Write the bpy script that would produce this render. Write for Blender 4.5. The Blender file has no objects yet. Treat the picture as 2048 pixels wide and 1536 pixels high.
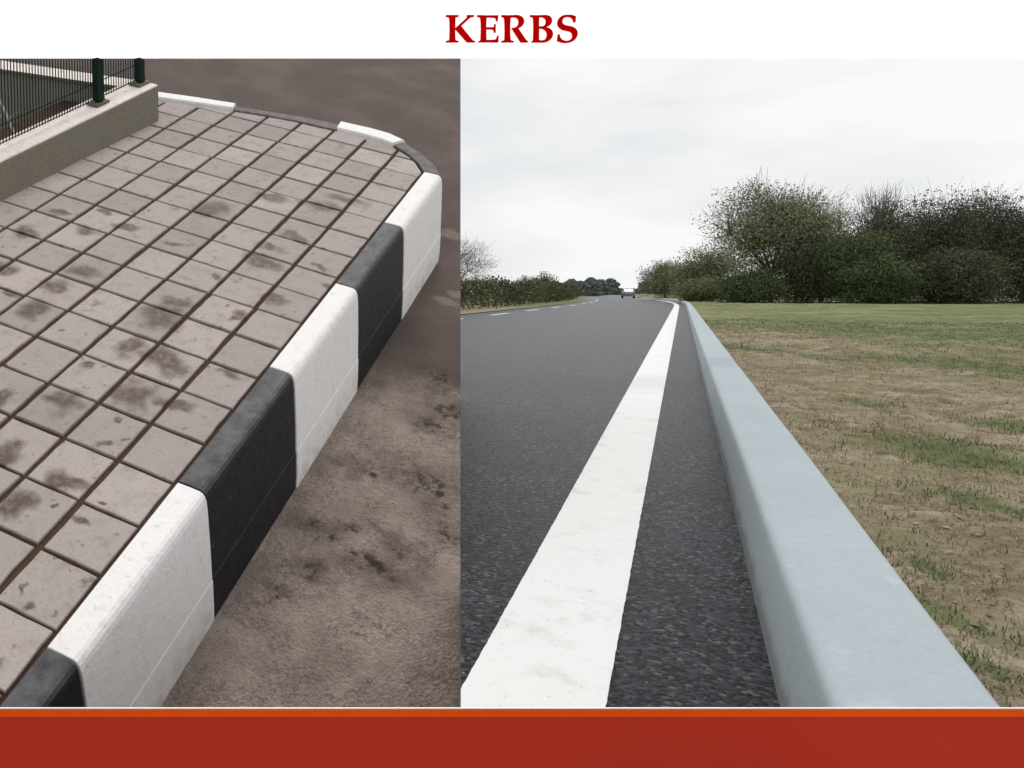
import bpy, bmesh, math, random
from mathutils import Vector, Matrix, noise
import numpy as np
random.seed(7); rng = np.random.default_rng(11)
SC = bpy.context.scene
COL = SC.collection
R = math.radians

# ------------------------------------------------------------------ camera
FPX, PPX, PPY = 1656.0, 460.0, 766.0          # focal length and principal point in 2048 x 1536 pixels
PITCH = math.atan((PPY - 584.0) / FPX)        # the level road's horizon lies at y = 584
EYE = 0.95
CAM = Vector((0, 0, EYE))
AX = Vector((1, 0, 0)); AF = Vector((0, math.cos(PITCH), -math.sin(PITCH))); AU = Vector((0, math.sin(PITCH), math.cos(PITCH)))
cd = bpy.data.cameras.new('camera'); cam = bpy.data.objects.new('camera', cd); COL.objects.link(cam)
cam.location = CAM; cam.rotation_euler = (math.pi / 2 - PITCH, 0, 0)
cd.sensor_fit = 'HORIZONTAL'; cd.sensor_width = 36.0; cd.lens = FPX * 36.0 / 2048
cd.shift_x = (1024 - PPX) / 2048; cd.shift_y = (PPY - 768) / 2048
cd.clip_start = 0.05; cd.clip_end = 3000
SC.camera = cam

# ------------------------------------------------------------------ sky, sun, exposure
W = bpy.data.worlds.new('World'); SC.world = W; W.use_nodes = True
SUN_EL, SUN_AZ = 66.0, 15.0                  # degrees; azimuth clockwise from +Y
nt = W.node_tree; nt.nodes.clear()
wo = nt.nodes.new('ShaderNodeOutputWorld')
sky = nt.nodes.new('ShaderNodeTexSky'); sky.sky_type = 'NISHITA'; sky.sun_disc = False
sky.sun_elevation = R(SUN_EL); sky.sun_rotation = R(SUN_AZ); sky.air_density = 1.0; sky.dust_density = 4.0
bg1 = nt.nodes.new('ShaderNodeBackground'); bg1.inputs[1].default_value = 0.1
nt.links.new(sky.outputs[0], bg1.inputs[0])
tc = nt.nodes.new('ShaderNodeTexCoord')
mp = nt.nodes.new('ShaderNodeMapping'); mp.inputs['Scale'].default_value = (1.0, 1.0, 3.2)
nt.links.new(tc.outputs['Generated'], mp.inputs[0])
nz = nt.nodes.new('ShaderNodeTexNoise'); nz.inputs['Scale'].default_value = 3.0; nz.inputs['Detail'].default_value = 5; nz.inputs['Roughness'].default_value = 0.5
nt.links.new(mp.outputs[0], nz.inputs['Vector'])
cr = nt.nodes.new('ShaderNodeValToRGB')
cr.color_ramp.elements[0].position = 0.36; cr.color_ramp.elements[0].color = (0.80, 0.822, 0.838, 1)
cr.color_ramp.elements[1].position = 0.58; cr.color_ramp.elements[1].color = (0.965, 0.965, 0.975, 1)
nt.links.new(nz.outputs['Fac'], cr.inputs[0])
bg2 = nt.nodes.new('ShaderNodeBackground'); bg2.inputs[1].default_value = 1.0
nt.links.new(cr.outputs[0], bg2.inputs[0])
mixs = nt.nodes.new('ShaderNodeMixShader'); mixs.inputs[0].default_value = 0.985   # closed cloud layer over the sky
nt.links.new(bg1.outputs[0], mixs.inputs[1]); nt.links.new(bg2.outputs[0], mixs.inputs[2])
nt.links.new(mixs.outputs[0], wo.inputs[0])

sd = bpy.data.lights.new('sun', 'SUN'); sd.energy = 1.35; sd.angle = R(18); sd.color = (1.0, 0.965, 0.92)
sun = bpy.data.objects.new('sun', sd); COL.objects.link(sun)
sv = Vector((math.sin(R(SUN_AZ)) * math.cos(R(SUN_EL)), math.cos(R(SUN_AZ)) * math.cos(R(SUN_EL)), math.sin(R(SUN_EL))))
sun.rotation_euler = sv.to_track_quat('Z', 'Y').to_euler(); sun.location = sv * 60
SC.view_settings.view_transform = 'Standard'; SC.view_settings.look = 'None'
SC.view_settings.exposure = 0.0; SC.view_settings.gamma = 1.0; SC.view_settings.use_curve_mapping = False
SC.cycles.adaptive_threshold = 0.02; SC.cycles.max_bounces = 4; SC.cycles.diffuse_bounces = 3; SC.cycles.glossy_bounces = 2

# ------------------------------------------------------------------ frames
def ray(px, py):
    return AX * ((px - PPX) / FPX) - AU * ((py - PPY) / FPX) + AF
def c2w(v): return AX * v[0] - AU * v[1] + AF * v[2]
# the paved bank (sloping plot at left): u towards its kerb, v along the kerb uphill, w off the slope; 0.2 m paving grid
S_ = 2.0 / 3.0
EU = c2w((0.26757043, 0.09618414, -0.09568008)).normalized()
EW = -c2w((-0.05883342, 0.78151607, 0.62110487)).normalized()
EU = (EU - EW * EU.dot(EW)).normalized(); EV = EW.cross(EU)
OL = CAM + c2w((-0.77260879, 0.66082282, 3.35073677)) * S_
TL = Matrix(((EU.x, EV.x, EW.x, OL.x), (EU.y, EV.y, EW.y, OL.y), (EU.z, EV.z, EW.z, OL.z), (0, 0, 0, 1)))
TLI = TL.inverted()
TU, TV = 0.2, 0.195
UPL = (TLI.to_3x3() @ Vector((0, 0, 1)))       # plumb, seen in the bank's frame
SK = Vector((0.25, -0.25))                     # lean of the kerb stones per metre of depth
def L(u, v, w=0): return TL @ Vector((u, v, w))
def unL(px, py, w=0):
    d = ray(px, py); t = (w - (CAM - OL).dot(EW)) / d.dot(EW)
    q = TLI @ (CAM + d * t); return q.x, q.y
def unR(px, py, z=0):
    d = ray(px, py); t = (z - EYE) / d.z
    return CAM + d * t
def proj(P):
    d = P - CAM; z = d.dot(AF); return PPX + FPX * d.dot(AX) / z, PPY - FPX * d.dot(AU) / z, z
def at(px, depth, z):                          # point at height z on the pixel column px, depth metres down the axis
    X = (px - PPX) / FPX * depth; Y = (depth + (z - EYE) * math.sin(PITCH)) / math.cos(PITCH)
    return Vector((X, Y, z))
# the level road at right: s along it, l to its right
RD = ray(1364, 584); RD.z = 0; RD.normalize(); RL = Vector((RD.y, -RD.x, 0))
def bend(s):
    if s < 62: return 0.0
    if s < 143: return -0.0009 * (s - 62) ** 2
    return -5.905 - 0.1458 * (s - 143)
def G(s, l, z=0): p = RD * s + RL * (l + bend(s)); return Vector((p.x, p.y, z))

# ------------------------------------------------------------------ helpers
def tag(o, label=None, cat=None, group=None, kind=None):
    if label: o['label'] = label
    if cat: o['category'] = cat
    if group: o['group'] = group
    if kind: o['kind'] = kind
    return o
def mobj(name, verts, faces, m, parent=None, mw=None, smooth=False):
    me = bpy.data.meshes.new(name); me.from_pydata([tuple(v) for v in verts], [], faces); me.update()
    return wrap(name, me, m, parent, mw, smooth)
def wrap(name, me, m, parent=None, mw=None, smooth=False):
    o = bpy.data.objects.new(name, me); COL.objects.link(o)
    if m and not me.materials: me.materials.append(m)
    if smooth: me.polygons.foreach_set('use_smooth', [True] * len(me.polygons))
    if parent is not None:
        o.parent = parent
        if mw is not None: o.matrix_local = parent_world(parent).inverted() @ mw
        else: o.matrix_local = parent_world(parent).inverted()
    elif mw is not None: o.matrix_world = mw
    return o
PW = {}
def parent_world(p): return PW.get(p.name, Matrix.Identity(4))
def empty(name, mw):
    o = bpy.data.objects.new(name, None); COL.objects.link(o); o.matrix_world = mw; PW[o.name] = mw.copy(); o.empty_display_size = 0.1
    return o
def rem(o, mw): PW[o.name] = mw.copy(); return o
class MB:
    def __init__(s): s.v = []; s.f = []
    def poly(s, pts): n = len(s.v); s.v += [Vector(p) for p in pts]; s.f.append(list(range(n, n + len(pts))))
    def loft(s, rings, cap=True, close=True):
        n = len(s.v); k = len(rings[0])
        for r in rings: s.v += [Vector(p) for p in r]
        for i in range(len(rings) - 1):
            for j in range(k if close else k - 1):
                a = n + i * k + j; b = n + i * k + (j + 1) % k
                s.f.append([a, b, b + k, a + k])
        if cap and close:
            s.f.append(list(range(n + k - 1, n - 1, -1))); m = n + (len(rings) - 1) * k; s.f.append(list(range(m, m + k)))
    def box(s, c, x, y, z):                     # centre and three half-axis vectors
        c, x, y, z = map(Vector, (c, x, y, z))
        s.loft([[c - x - y - z, c + x - y - z, c + x + y - z, c - x + y - z], [c - x - y + z, c + x - y + z, c + x + y + z, c - x + y + z]])
    def tube(s, pts, rad, k=6):
        rings = []
        for i, p in enumerate(pts):
            p = Vector(p); d = (Vector(pts[min(i + 1, len(pts) - 1)]) - Vector(pts[max(i - 1, 0)])).normalized()
            a = d.cross(Vector((0.31, 0.2, 0.93))); a = a.normalized() if a.length > 1e-4 else Vector((1, 0, 0)); b = d.cross(a)
            r = rad[i] if hasattr(rad, '__len__') else rad
            rings.append([p + (a * math.cos(2 * math.pi * j / k) + b * math.sin(2 * math.pi * j / k)) * r for j in range(k)])
        s.loft(rings)
    def prism(s, poly, off): poly = [Vector(p) for p in poly]; s.loft([poly, [p + Vector(off) for p in poly]])
    def build(s, name, m, parent=None, mw=None, smooth=False, bevel=0, seg=2):
        if parent is not None and mw is None: pass
        o = mobj(name, s.v, s.f, m, parent, mw, smooth)
        bm = bmesh.new(); bm.from_mesh(o.data); bmesh.ops.recalc_face_normals(bm, faces=bm.faces); bm.to_mesh(o.data); bm.free()
        if smooth: o.data.polygons.foreach_set('use_smooth', [True] * len(o.data.polygons))
        if bevel:
            b = o.modifiers.new('bevel', 'BEVEL'); b.width = bevel; b.segments = seg; b.limit_method = 'ANGLE'; b.angle_limit = R(35)
        return o

# ------------------------------------------------------------------ materials
class NT:
    def __init__(s, name):
        s.m = bpy.data.materials.new(name); s.m.use_nodes = True; s.t = s.m.node_tree
        s.b = s.t.nodes['Principled BSDF']; s.geo = s.t.nodes.new('ShaderNodeNewGeometry'); s.pos = s.geo.outputs['Position']
    def n(s, typ, **kw):
        x = s.t.nodes.new(typ)
        for k, v in kw.items(): setattr(x, k, v)
        return x
    def l(s, a, b): s.t.links.new(a, b)
    def setin(s, sock, v):
        if hasattr(v, 'links'): s.l(v, sock)
        else: sock.default_value = v
    def noise(s, scale, detail=4, rough=0.55, vec=None, dist=0.0):
        x = s.n('ShaderNodeTexNoise'); x.inputs['Scale'].default_value = scale; x.inputs['Detail'].default_value = detail
        x.inputs['Roughness'].default_value = rough; x.inputs['Distortion'].default_value = dist
        s.l(vec if vec is not None else s.pos, x.inputs['Vector']); return x.outputs['Fac']
    def voro(s, scale, vec=None, feature='F1', out='Distance'):
        x = s.n('ShaderNodeTexVoronoi'); x.feature = feature; x.inputs['Scale'].default_value = scale
        s.l(vec if vec is not None else s.pos, x.inputs['Vector']); return x.outputs[out]
    def ramp(s, fac, p0, p1, c0=0.0, c1=1.0):
        x = s.n('ShaderNodeMapRange'); x.clamp = True; x.interpolation_type = 'SMOOTHSTEP'
        s.setin(x.inputs[0], fac); x.inputs[1].default_value = p0; x.inputs[2].default_value = p1; x.inputs[3].default_value = c0; x.inputs[4].default_value = c1
        return x.outputs[0]
    def math(s, op, a, b=0.0):
        x = s.n('ShaderNodeMath', operation=op); s.setin(x.inputs[0], a); s.setin(x.inputs[1], b); return x.outputs[0]
    def vmath(s, op, a, b=None):
        x = s.n('ShaderNodeVectorMath', operation=op); s.setin(x.inputs[0], a)
        if b is not None: s.setin(x.inputs[1], b)
        return x
    def mix(s, fac, a, b, mode='MIX'):
        x = s.n('ShaderNodeMix', data_type='RGBA', blend_type=mode)
        s.setin(x.inputs['Factor'], fac)
        s.setin(x.inputs['A'], a if hasattr(a, 'links') else (*a, 1)); s.setin(x.inputs['B'], b if hasattr(b, 'links') else (*b, 1))
        return x.outputs['Result']
    def bump(s, h, strength=0.4, dist=0.01):
        x = s.n('ShaderNodeBump'); x.inputs['Strength'].default_value = strength; x.inputs['Distance'].default_value = dist
        s.l(h, x.inputs['Height']); s.l(x.outputs[0], s.b.inputs['Normal']); return x
    def done(s, col, rough=0.8, spec=0.5):
        s.setin(s.b.inputs['Base Color'], col if hasattr(col, 'links') else (*col, 1)); s.setin(s.b.inputs['Roughness'], rough); s.setin(s.b.inputs['Specular IOR Level'], spec)
        return s.m
    def bankuv(s):                              # coordinates in the bank's own frame, shared by all its stones
        d = s.vmath('SUBTRACT', s.pos, tuple(OL)).outputs[0]
        c = s.n('ShaderNodeCombineXYZ')
        for i, e in enumerate((EU, EV, EW)): s.l(s.vmath('DOT_PRODUCT', d, tuple(e)).outputs['Value'], c.inputs[i])
        return c.outputs[0]
    def blobs(s, uv, lst, warp=0.05, wscale=14.0):  # distance to the nearest of a list of elliptical stains (1 = its rim)
        x = s.n('ShaderNodeTexNoise'); x.inputs['Scale'].default_value = wscale; x.inputs['Detail'].default_value = 4; s.l(uv, x.inputs['Vector'])
        o = s.vmath('SUBTRACT', x.outputs['Color'], (0.5, 0.5, 0.5)).outputs[0]
        sc = s.vmath('SCALE', o); sc.inputs['Scale'].default_value = warp * 2
        p = s.vmath('ADD', uv, sc.outputs[0]).outputs[0]
        cur = None
        for (u, v, ru, rv) in lst:
            d = s.vmath('SUBTRACT', p, (u, v, 0)).outputs[0]
            d = s.vmath('MULTIPLY', d, (1 / ru, 1 / rv, 0)).outputs[0]
            q = s.vmath('LENGTH', d).outputs['Value']
            cur = q if cur is None else s.math('MINIMUM', cur, q)
        return cur
def stains(lst, w):
    out = []
    for (px, py, rx, ry) in lst:
        u, v = unL(px, py, w); z = proj(L(u, v, w))[2]
        out.append((u, v, rx * z / FPX * 1.12, max(ry * 1.5, rx * 0.6) * z / FPX))
    return out

# paving
TILE_ST = [(120,803,42,24),(268,790,42,32),(350,812,34,13),(325,722,52,26),(262,690,26,30),(325,635,44,34),(348,606,32,12),(60,622,30,26),(112,572,30,22),(170,545,36,16),(12,540,26,18),(425,418,32,24),(214,422,20,12),(110,426,20,10),(170,462,26,16),(45,465,26,18),(548,395,32,10),(640,412,40,9),(545,494,30,11),(528,522,40,16),(430,552,12,10),(478,632,14,18),(590,473,26,7),(135,963,46,13),(28,1010,34,26),(12,908,34,24),(162,1040,14,10),(455,748,22,12),(174,735,20,8),(205,884,18,6),(0,795,20,22),(640,529,15,8),(652,566,12,8),(545,600,30,6),(690,398,40,6),(255,455,24,12),(340,486,20,8),(18,585,24,10),(250,885,6,6),(240,842,6,5),(105,1010,6,5),(205,1000,10,6),(40,1180,8,8),(48,1212,12,8)]
m = NT('paving_concrete'); uv = m.bankuv()
oi = m.n('ShaderNodeObjectInfo')
base = m.mix(oi.outputs['Random'], (0.475, 0.408, 0.385), (0.325, 0.284, 0.270))
base = m.mix(m.ramp(m.noise(4, 5, 0.65, uv), 0.40, 0.66, 0, 0.6), base, (0.395, 0.360, 0.325))
base = m.mix(m.ramp(m.noise(15, 5, 0.7, uv), 0.47, 0.72, 0, 0.5), base, (0.255, 0.200, 0.170))
base = m.mix(m.ramp(m.noise(95, 3, 0.7, uv), 0.5, 0.72, 0, 0.55), base, (0.30, 0.245, 0.215))
base = m.mix(m.ramp(m.voro(75, uv), 0.0, 0.17, 0.45, 0), base, (0.15, 0.115, 0.095))
st = m.ramp(m.blobs(uv, stains(TILE_ST, 0), 0.075, 10), 0.45, 1.3, 1, 0)
st = m.math('MULTIPLY', st, m.ramp(m.noise(30, 5, 0.7, uv), 0.30, 0.56, 0.6, 1.0))
small = m.math('MAXIMUM', m.ramp(m.noise(23, 3, 0.6, uv), 0.62, 0.74, 0, 0.75), m.ramp(m.noise(8, 5, 0.7, uv), 0.60, 0.70, 0, 0.6))
st = m.math('MAXIMUM', st, small)
colr = m.mix(st, base, (0.102, 0.068, 0.052))
m.bump(m.math('ADD', m.noise(260, 3, 0.7, uv), m.math('MULTIPLY', m.noise(45, 4, 0.6, uv), 1.5)), 0.35, 0.004)
M_TILE = m.done(colr, m.ramp(st, 0, 1, 0.86, 0.62), 0.35)
m = NT('bedding_sand'); M_BED = m.done(m.mix(m.noise(60), (0.040, 0.024, 0.016), (0.115, 0.072, 0.050)), 0.95, 0.1)

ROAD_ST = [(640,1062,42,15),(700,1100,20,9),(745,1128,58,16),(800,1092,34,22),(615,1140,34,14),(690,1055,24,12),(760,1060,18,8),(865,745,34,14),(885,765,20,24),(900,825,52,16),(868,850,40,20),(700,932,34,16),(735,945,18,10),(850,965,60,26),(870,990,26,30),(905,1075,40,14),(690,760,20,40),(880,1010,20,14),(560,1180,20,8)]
m = NT('dusty_asphalt'); uv = m.bankuv()
sep = m.n('ShaderNodeSeparateXYZ'); m.l(uv, sep.inputs[0])
dust = m.mix(m.ramp(m.noise(5, 6, 0.7, uv), 0.3, 0.7), (0.235, 0.182, 0.155), (0.400, 0.325, 0.282))
dust = m.mix(m.math('MULTIPLY', m.ramp(m.noise(60, 5, 0.85, uv), 0.42, 0.66, 0, 0.95), m.ramp(m.noise(7, 4, 0.6, uv), 0.35, 0.65, 0.25, 1.0)), dust, (0.120, 0.088, 0.073))
dust = m.mix(m.ramp(m.voro(120, uv), 0.0, 0.24, 0.6, 0), dust, (0.50, 0.42, 0.34))
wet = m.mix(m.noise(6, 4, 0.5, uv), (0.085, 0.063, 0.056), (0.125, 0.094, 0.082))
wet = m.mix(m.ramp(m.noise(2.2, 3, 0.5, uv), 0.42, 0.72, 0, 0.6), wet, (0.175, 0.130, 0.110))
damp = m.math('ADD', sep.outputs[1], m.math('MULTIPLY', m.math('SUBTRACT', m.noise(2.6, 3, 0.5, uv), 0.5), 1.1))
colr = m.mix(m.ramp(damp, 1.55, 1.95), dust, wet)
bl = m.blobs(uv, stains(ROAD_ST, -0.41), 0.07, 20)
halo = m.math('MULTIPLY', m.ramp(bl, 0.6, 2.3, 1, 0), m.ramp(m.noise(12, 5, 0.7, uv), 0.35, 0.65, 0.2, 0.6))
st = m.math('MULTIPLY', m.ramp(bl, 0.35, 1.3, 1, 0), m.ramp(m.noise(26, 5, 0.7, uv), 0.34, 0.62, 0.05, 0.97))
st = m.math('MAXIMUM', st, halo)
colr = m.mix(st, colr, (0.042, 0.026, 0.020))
lt = m.ramp(m.blobs(uv, stains([(905,470,26,16),(890,602,26,8),(918,590,22,7)], -0.41), 0.04, 20), 0.5, 1.3, 0.45, 0)
colr = m.mix(lt, colr, (0.36, 0.28, 0.23))
m.bump(m.math('ADD', m.noise(150, 4, 0.8, uv), m.voro(95, uv)), 0.8, 0.007)
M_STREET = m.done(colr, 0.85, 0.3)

m = NT('white_kerb_paint'); uv = m.bankuv()
sepw = m.n('ShaderNodeSeparateXYZ'); m.l(uv, sepw.inputs[0])
g = m.math('MULTIPLY', m.ramp(m.noise(30, 5, 0.65, uv), 0.5, 0.72), 0.5)
g2 = m.math('MULTIPLY', m.ramp(m.math('ADD', sepw.outputs[2], m.math('MULTIPLY', m.noise(14, 4, 0.6, uv), 0.12)), -0.36, -0.20, 1, 0), m.ramp(m.noise(22, 4, 0.6, uv), 0.35, 0.65, 0.05, 0.5))
colr = m.mix(m.math('MAXIMUM', m.math('MULTIPLY', g, 0.35), g2), (0.87, 0.85, 0.84), (0.45, 0.385, 0.35))
colr = m.mix(m.ramp(m.noise(140, 2, 0.5, uv), 0.70, 0.74, 0, 0.7), colr, (0.42, 0.35, 0.31))
stv = m.vmath('MULTIPLY', uv, (30, 30, 3.5)).outputs[0]
colr = m.mix(m.ramp(m.noise(1.0, 4, 0.6, stv), 0.54, 0.72, 0, 0.16), colr, (0.52, 0.47, 0.44))
chip = m.ramp(m.noise(48, 5, 0.7, uv), 0.665, 0.69)
colr = m.mix(m.math('MULTIPLY', chip, 0.4), colr, (0.40, 0.36, 0.33))
m.bump(m.math('SUBTRACT', m.math('ADD', m.noise(70, 5, 0.65, uv), m.noise(18, 4, 0.6, uv)), m.math('MULTIPLY', chip, 0.5)), 0.5, 0.005); M_WHITE = m.done(colr, 0.7, 0.25)
m = NT('black_kerb_paint'); uv = m.bankuv()
nrm = m.vmath('DOT_PRODUCT', m.geo.outputs['Normal'], tuple(EW)).outputs['Value']
dustm = m.math('MULTIPLY', m.ramp(nrm, 0.5, 0.98), m.ramp(m.noise(16, 5, 0.65, uv), 0.25, 0.72, 0.25, 1.0))
colr = m.mix(dustm, m.mix(m.ramp(m.noise(26, 5, 0.6, uv), 0.35, 0.75), (0.006, 0.006, 0.009), (0.017, 0.016, 0.018)), (0.115, 0.115, 0.122))
colr = m.mix(m.ramp(m.noise(120, 3, 0.6, uv), 0.68, 0.76, 0, 0.5), colr, (0.20, 0.17, 0.15))
chip = m.ramp(m.noise(44, 5, 0.7, uv), 0.66, 0.69)
colr = m.mix(m.math('MULTIPLY', chip, 0.7), colr, (0.17, 0.15, 0.135))
m.bump(m.math('ADD', m.noise(70, 5, 0.65, uv), m.noise(18, 4, 0.6, uv)), 0.5, 0.005); M_BLACK = m.done(colr, 0.6, 0.35)
m = NT('worn_black_paint'); uv = m.bankuv()
colr = m.mix(m.ramp(m.noise(18, 5, 0.65, uv), 0.3, 0.7), (0.085, 0.080, 0.080), (0.175, 0.155, 0.150))
m.bump(m.noise(80, 5, 0.65, uv), 0.35, 0.004); M_WORN = m.done(colr, 0.7, 0.3)

m = NT('old_concrete'); uv = m.bankuv()
c = m.mix(m.noise(5, 4, 0.55, uv, 0.6), (0.235, 0.190, 0.135), (0.200, 0.205, 0.185))
c = m.mix(m.ramp(m.noise(70, 4, 0.7, uv), 0.45, 0.7, 0, 0.6), c, (0.12, 0.10, 0.08))
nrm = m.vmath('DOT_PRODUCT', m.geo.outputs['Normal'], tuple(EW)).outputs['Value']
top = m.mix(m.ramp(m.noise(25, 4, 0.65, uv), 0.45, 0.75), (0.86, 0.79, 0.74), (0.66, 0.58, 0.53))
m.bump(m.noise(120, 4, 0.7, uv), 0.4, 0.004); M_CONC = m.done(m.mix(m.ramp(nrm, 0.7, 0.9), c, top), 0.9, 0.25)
m = NT('dark_concrete'); c = m.mix(m.noise(7, 4, 0.6), (0.22, 0.225, 0.20), (0.34, 0.335, 0.31))
m.bump(m.noise(60, 4), 0.4, 0.004); M_DCONC = m.done(c, 0.9, 0.2)
m = NT('cast_concrete'); c = m.mix(m.noise(3, 5), (0.24, 0.23, 0.21), (0.34, 0.33, 0.31)); m.bump(m.noise(50, 4), 0.3, 0.005); M_CAST = m.done(c, 0.9, 0.2)
m = NT('green_steel'); M_GREEN = m.done(m.mix(m.noise(40), (0.002, 0.014, 0.010), (0.005, 0.022, 0.016)), 0.7, 0.15)
m = NT('rusty_plate'); M_RUST = m.done(m.mix(m.noise(80), (0.05, 0.035, 0.03), (0.20, 0.17, 0.14)), 0.7, 0.4)
m = NT('dry_bark'); M_DRYB = m.done(m.mix(m.noise(60), (0.18, 0.15, 0.13), (0.42, 0.37, 0.33)), 0.9, 0.2)
m = NT('gravel_stone'); gi = m.geo.outputs['Random Per Island']; M_GRAV = m.done(m.mix(gi, (0.13, 0.09, 0.06), (0.46, 0.37, 0.28)), 0.9, 0.2)

# road
m = NT('road_asphalt')
ag = m.voro(78); fine = m.noise(330, 3, 0.8)
rc = m.voro(78, out='Color'); sp = m.n('ShaderNodeSeparateXYZ'); m.l(rc, sp.inputs[0])
c = m.mix(m.math('POWER', sp.outputs[0], 1.6), (0.0035, 0.0038, 0.0060), (0.120, 0.124, 0.148))
c = m.mix(m.ramp(fine, 0.40, 0.66, 0, 0.7), c, (0.010, 0.010, 0.013))
c = m.mix(m.ramp(sp.outputs[2], 0.90, 0.97, 0, 0.9), c, (0.185, 0.180, 0.180))
c = m.mix(m.math('MULTIPLY', m.ramp(sp.outputs[1], 0.985, 0.99), m.ramp(ag, 0.35, 0.2)), c, (0.42, 0.39, 0.37))
c = m.mix(m.ramp(m.noise(1.2, 3), 0.35, 0.7, 0, 0.3), c, (0.034, 0.033, 0.034))
m.bump(m.math('SUBTRACT', m.math('MULTIPLY', fine, 0.8), ag), 1.0, 0.008)
M_ROAD = m.done(c, 0.36, 0.16)
m = NT('road_paint'); c = m.mix(m.ramp(m.noise(38, 5, 0.7), 0.58, 0.8), (0.755, 0.76, 0.75), (0.50, 0.50, 0.485))
c = m.mix(m.ramp(m.noise(110, 3, 0.6), 0.68, 0.75, 0, 0.6), c, (0.30, 0.295, 0.285))
c = m.mix(m.ramp(m.noise(3.2, 6, 0.75), 0.50, 0.72, 0, 0.45), c, (0.44, 0.435, 0.42))
c = m.mix(m.ramp(m.noise(62, 4, 0.7), 0.66, 0.70, 0, 0.7), c, (0.22, 0.215, 0.21))
m.bump(m.noise(130, 4, 0.75), 0.5, 0.004); M_LINE = m.done(c, 0.7, 0.3)
m = NT('kerb_concrete'); c = m.mix(m.noise(2.2, 5, 0.65), (0.325, 0.385, 0.415), (0.425, 0.475, 0.500))
c = m.mix(m.ramp(m.noise(34, 5, 0.75), 0.5, 0.75, 0, 0.5), c, (0.29, 0.32, 0.33))
c = m.mix(m.ramp(m.noise(9, 5, 0.7), 0.56, 0.7, 0, 0.45), c, (0.50, 0.53, 0.54))
c = m.mix(m.ramp(m.noise(150, 2), 0.68, 0.74, 0, 0.7), c, (0.62, 0.61, 0.58))
c = m.mix(m.ramp(m.voro(60), 0.0, 0.10, 0.6, 0), c, (0.19, 0.20, 0.20))
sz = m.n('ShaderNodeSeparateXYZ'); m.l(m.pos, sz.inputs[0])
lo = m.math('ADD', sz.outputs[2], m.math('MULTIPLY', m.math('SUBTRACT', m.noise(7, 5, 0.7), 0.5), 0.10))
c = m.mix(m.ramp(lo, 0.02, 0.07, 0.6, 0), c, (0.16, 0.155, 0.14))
m.bump(m.math('ADD', m.noise(90, 4, 0.7), m.math('MULTIPLY', m.noise(12, 4, 0.6), 2.0)), 0.3, 0.004); M_KERB = m.done(c, 0.78, 0.25)

GREEN_PX = [(1905,890,95,42),(2010,1005,60,55),(1960,668,340,42),(1780,640,150,16),(2030,735,130,40),(1842,1112,34,22),(1885,1205,40,60),(1955,1300,30,50),(1470,690,50,22),(1560,640,120,10),(2000,830,60,20),(1750,800,50,10)]
GREEN_W = []
for (px, py, rx, ry) in GREEN_PX:
    c0 = unR(px, py, 0.2); dd = (c0 - CAM); dist = dd.dot(AF)
    lo_, hi_ = unR(px, py + ry, 0.2), unR(px, py - ry, 0.2)
    GREEN_W.append((c0.x, c0.y, rx * dist / FPX, min(abs(hi_.y - lo_.y) / 2, abs(c0.y - lo_.y) * 1.8)))
def terrain_mat(name, patches=True):
    m = NT(name)
    soil = m.mix(m.ramp(m.noise(3.5, 6, 0.72), 0.32, 0.68), (0.230, 0.172, 0.118), (0.500, 0.410, 0.305))
    soil = m.mix(m.ramp(m.noise(24, 5, 0.75), 0.48, 0.68, 0, 0.8), soil, (0.110, 0.082, 0.056))
    gr = m.mix(m.ramp(m.noise(5, 6, 0.7), 0.3, 0.7), (0.085, 0.122, 0.042), (0.240, 0.275, 0.125))
    gr = m.mix(m.ramp(m.noise(24, 5, 0.75), 0.45, 0.7, 0, 0.65), gr, (0.055, 0.082, 0.030))
    dry = m.mix(m.noise(12, 4, 0.6), (0.215, 0.215, 0.100), (0.350, 0.330, 0.185))
    d = m.vmath('DOT_PRODUCT', m.pos, tuple(RL)).outputs['Value']
    s_ = m.vmath('DOT_PRODUCT', m.pos, tuple(RD)).outputs['Value']
    far = m.math('ADD', m.math('MULTIPLY', s_, 0.022), m.math('MULTIPLY', d, 0.05))
    mask = m.math('ADD', far, m.math('MULTIPLY', m.math('SUBTRACT', m.noise(0.55, 4, 0.6), 0.5), 2.0))
    c = m.mix(m.ramp(m.noise(1.6, 5, 0.65), 0.46, 0.62, 0, 0.5), soil, dry)
    c = m.mix(m.ramp(mask, 0.35, 1.1), c, m.mix(m.ramp(m.noise(0.3, 4, 0.6), 0.42, 0.62, 0, 0.8), gr, dry))
    warp = m.n('ShaderNodeTexNoise'); warp.inputs['Scale'].default_value = 2.2; warp.inputs['Detail'].default_value = 5; m.l(m.pos, warp.inputs['Vector'])
    cur = None
    for (x, y, ra, rb) in GREEN_W:
        q = m.vmath('MULTIPLY', m.vmath('SUBTRACT', m.pos, (x, y, 0)).outputs[0], (1 / ra, 1 / rb, 0)).outputs[0]
        q = m.vmath('LENGTH', q).outputs['Value']; cur = q if cur is None else m.math('MINIMUM', cur, q)
    cur = m.math('ADD', cur, m.math('MULTIPLY', m.math('SUBTRACT', warp.outputs['Fac'], 0.5), 2.2))
    c = m.mix(m.ramp(cur, 0.3, 1.35, 0.8, 0), c, gr)
    m.bump(m.math('ADD', m.noise(14, 5, 0.7), m.noise(60, 4, 0.75)), 0.75, 0.045)
    return m.done(c, 0.95, 0.12)
M_VERGE = terrain_mat('verge_earth')
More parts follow.
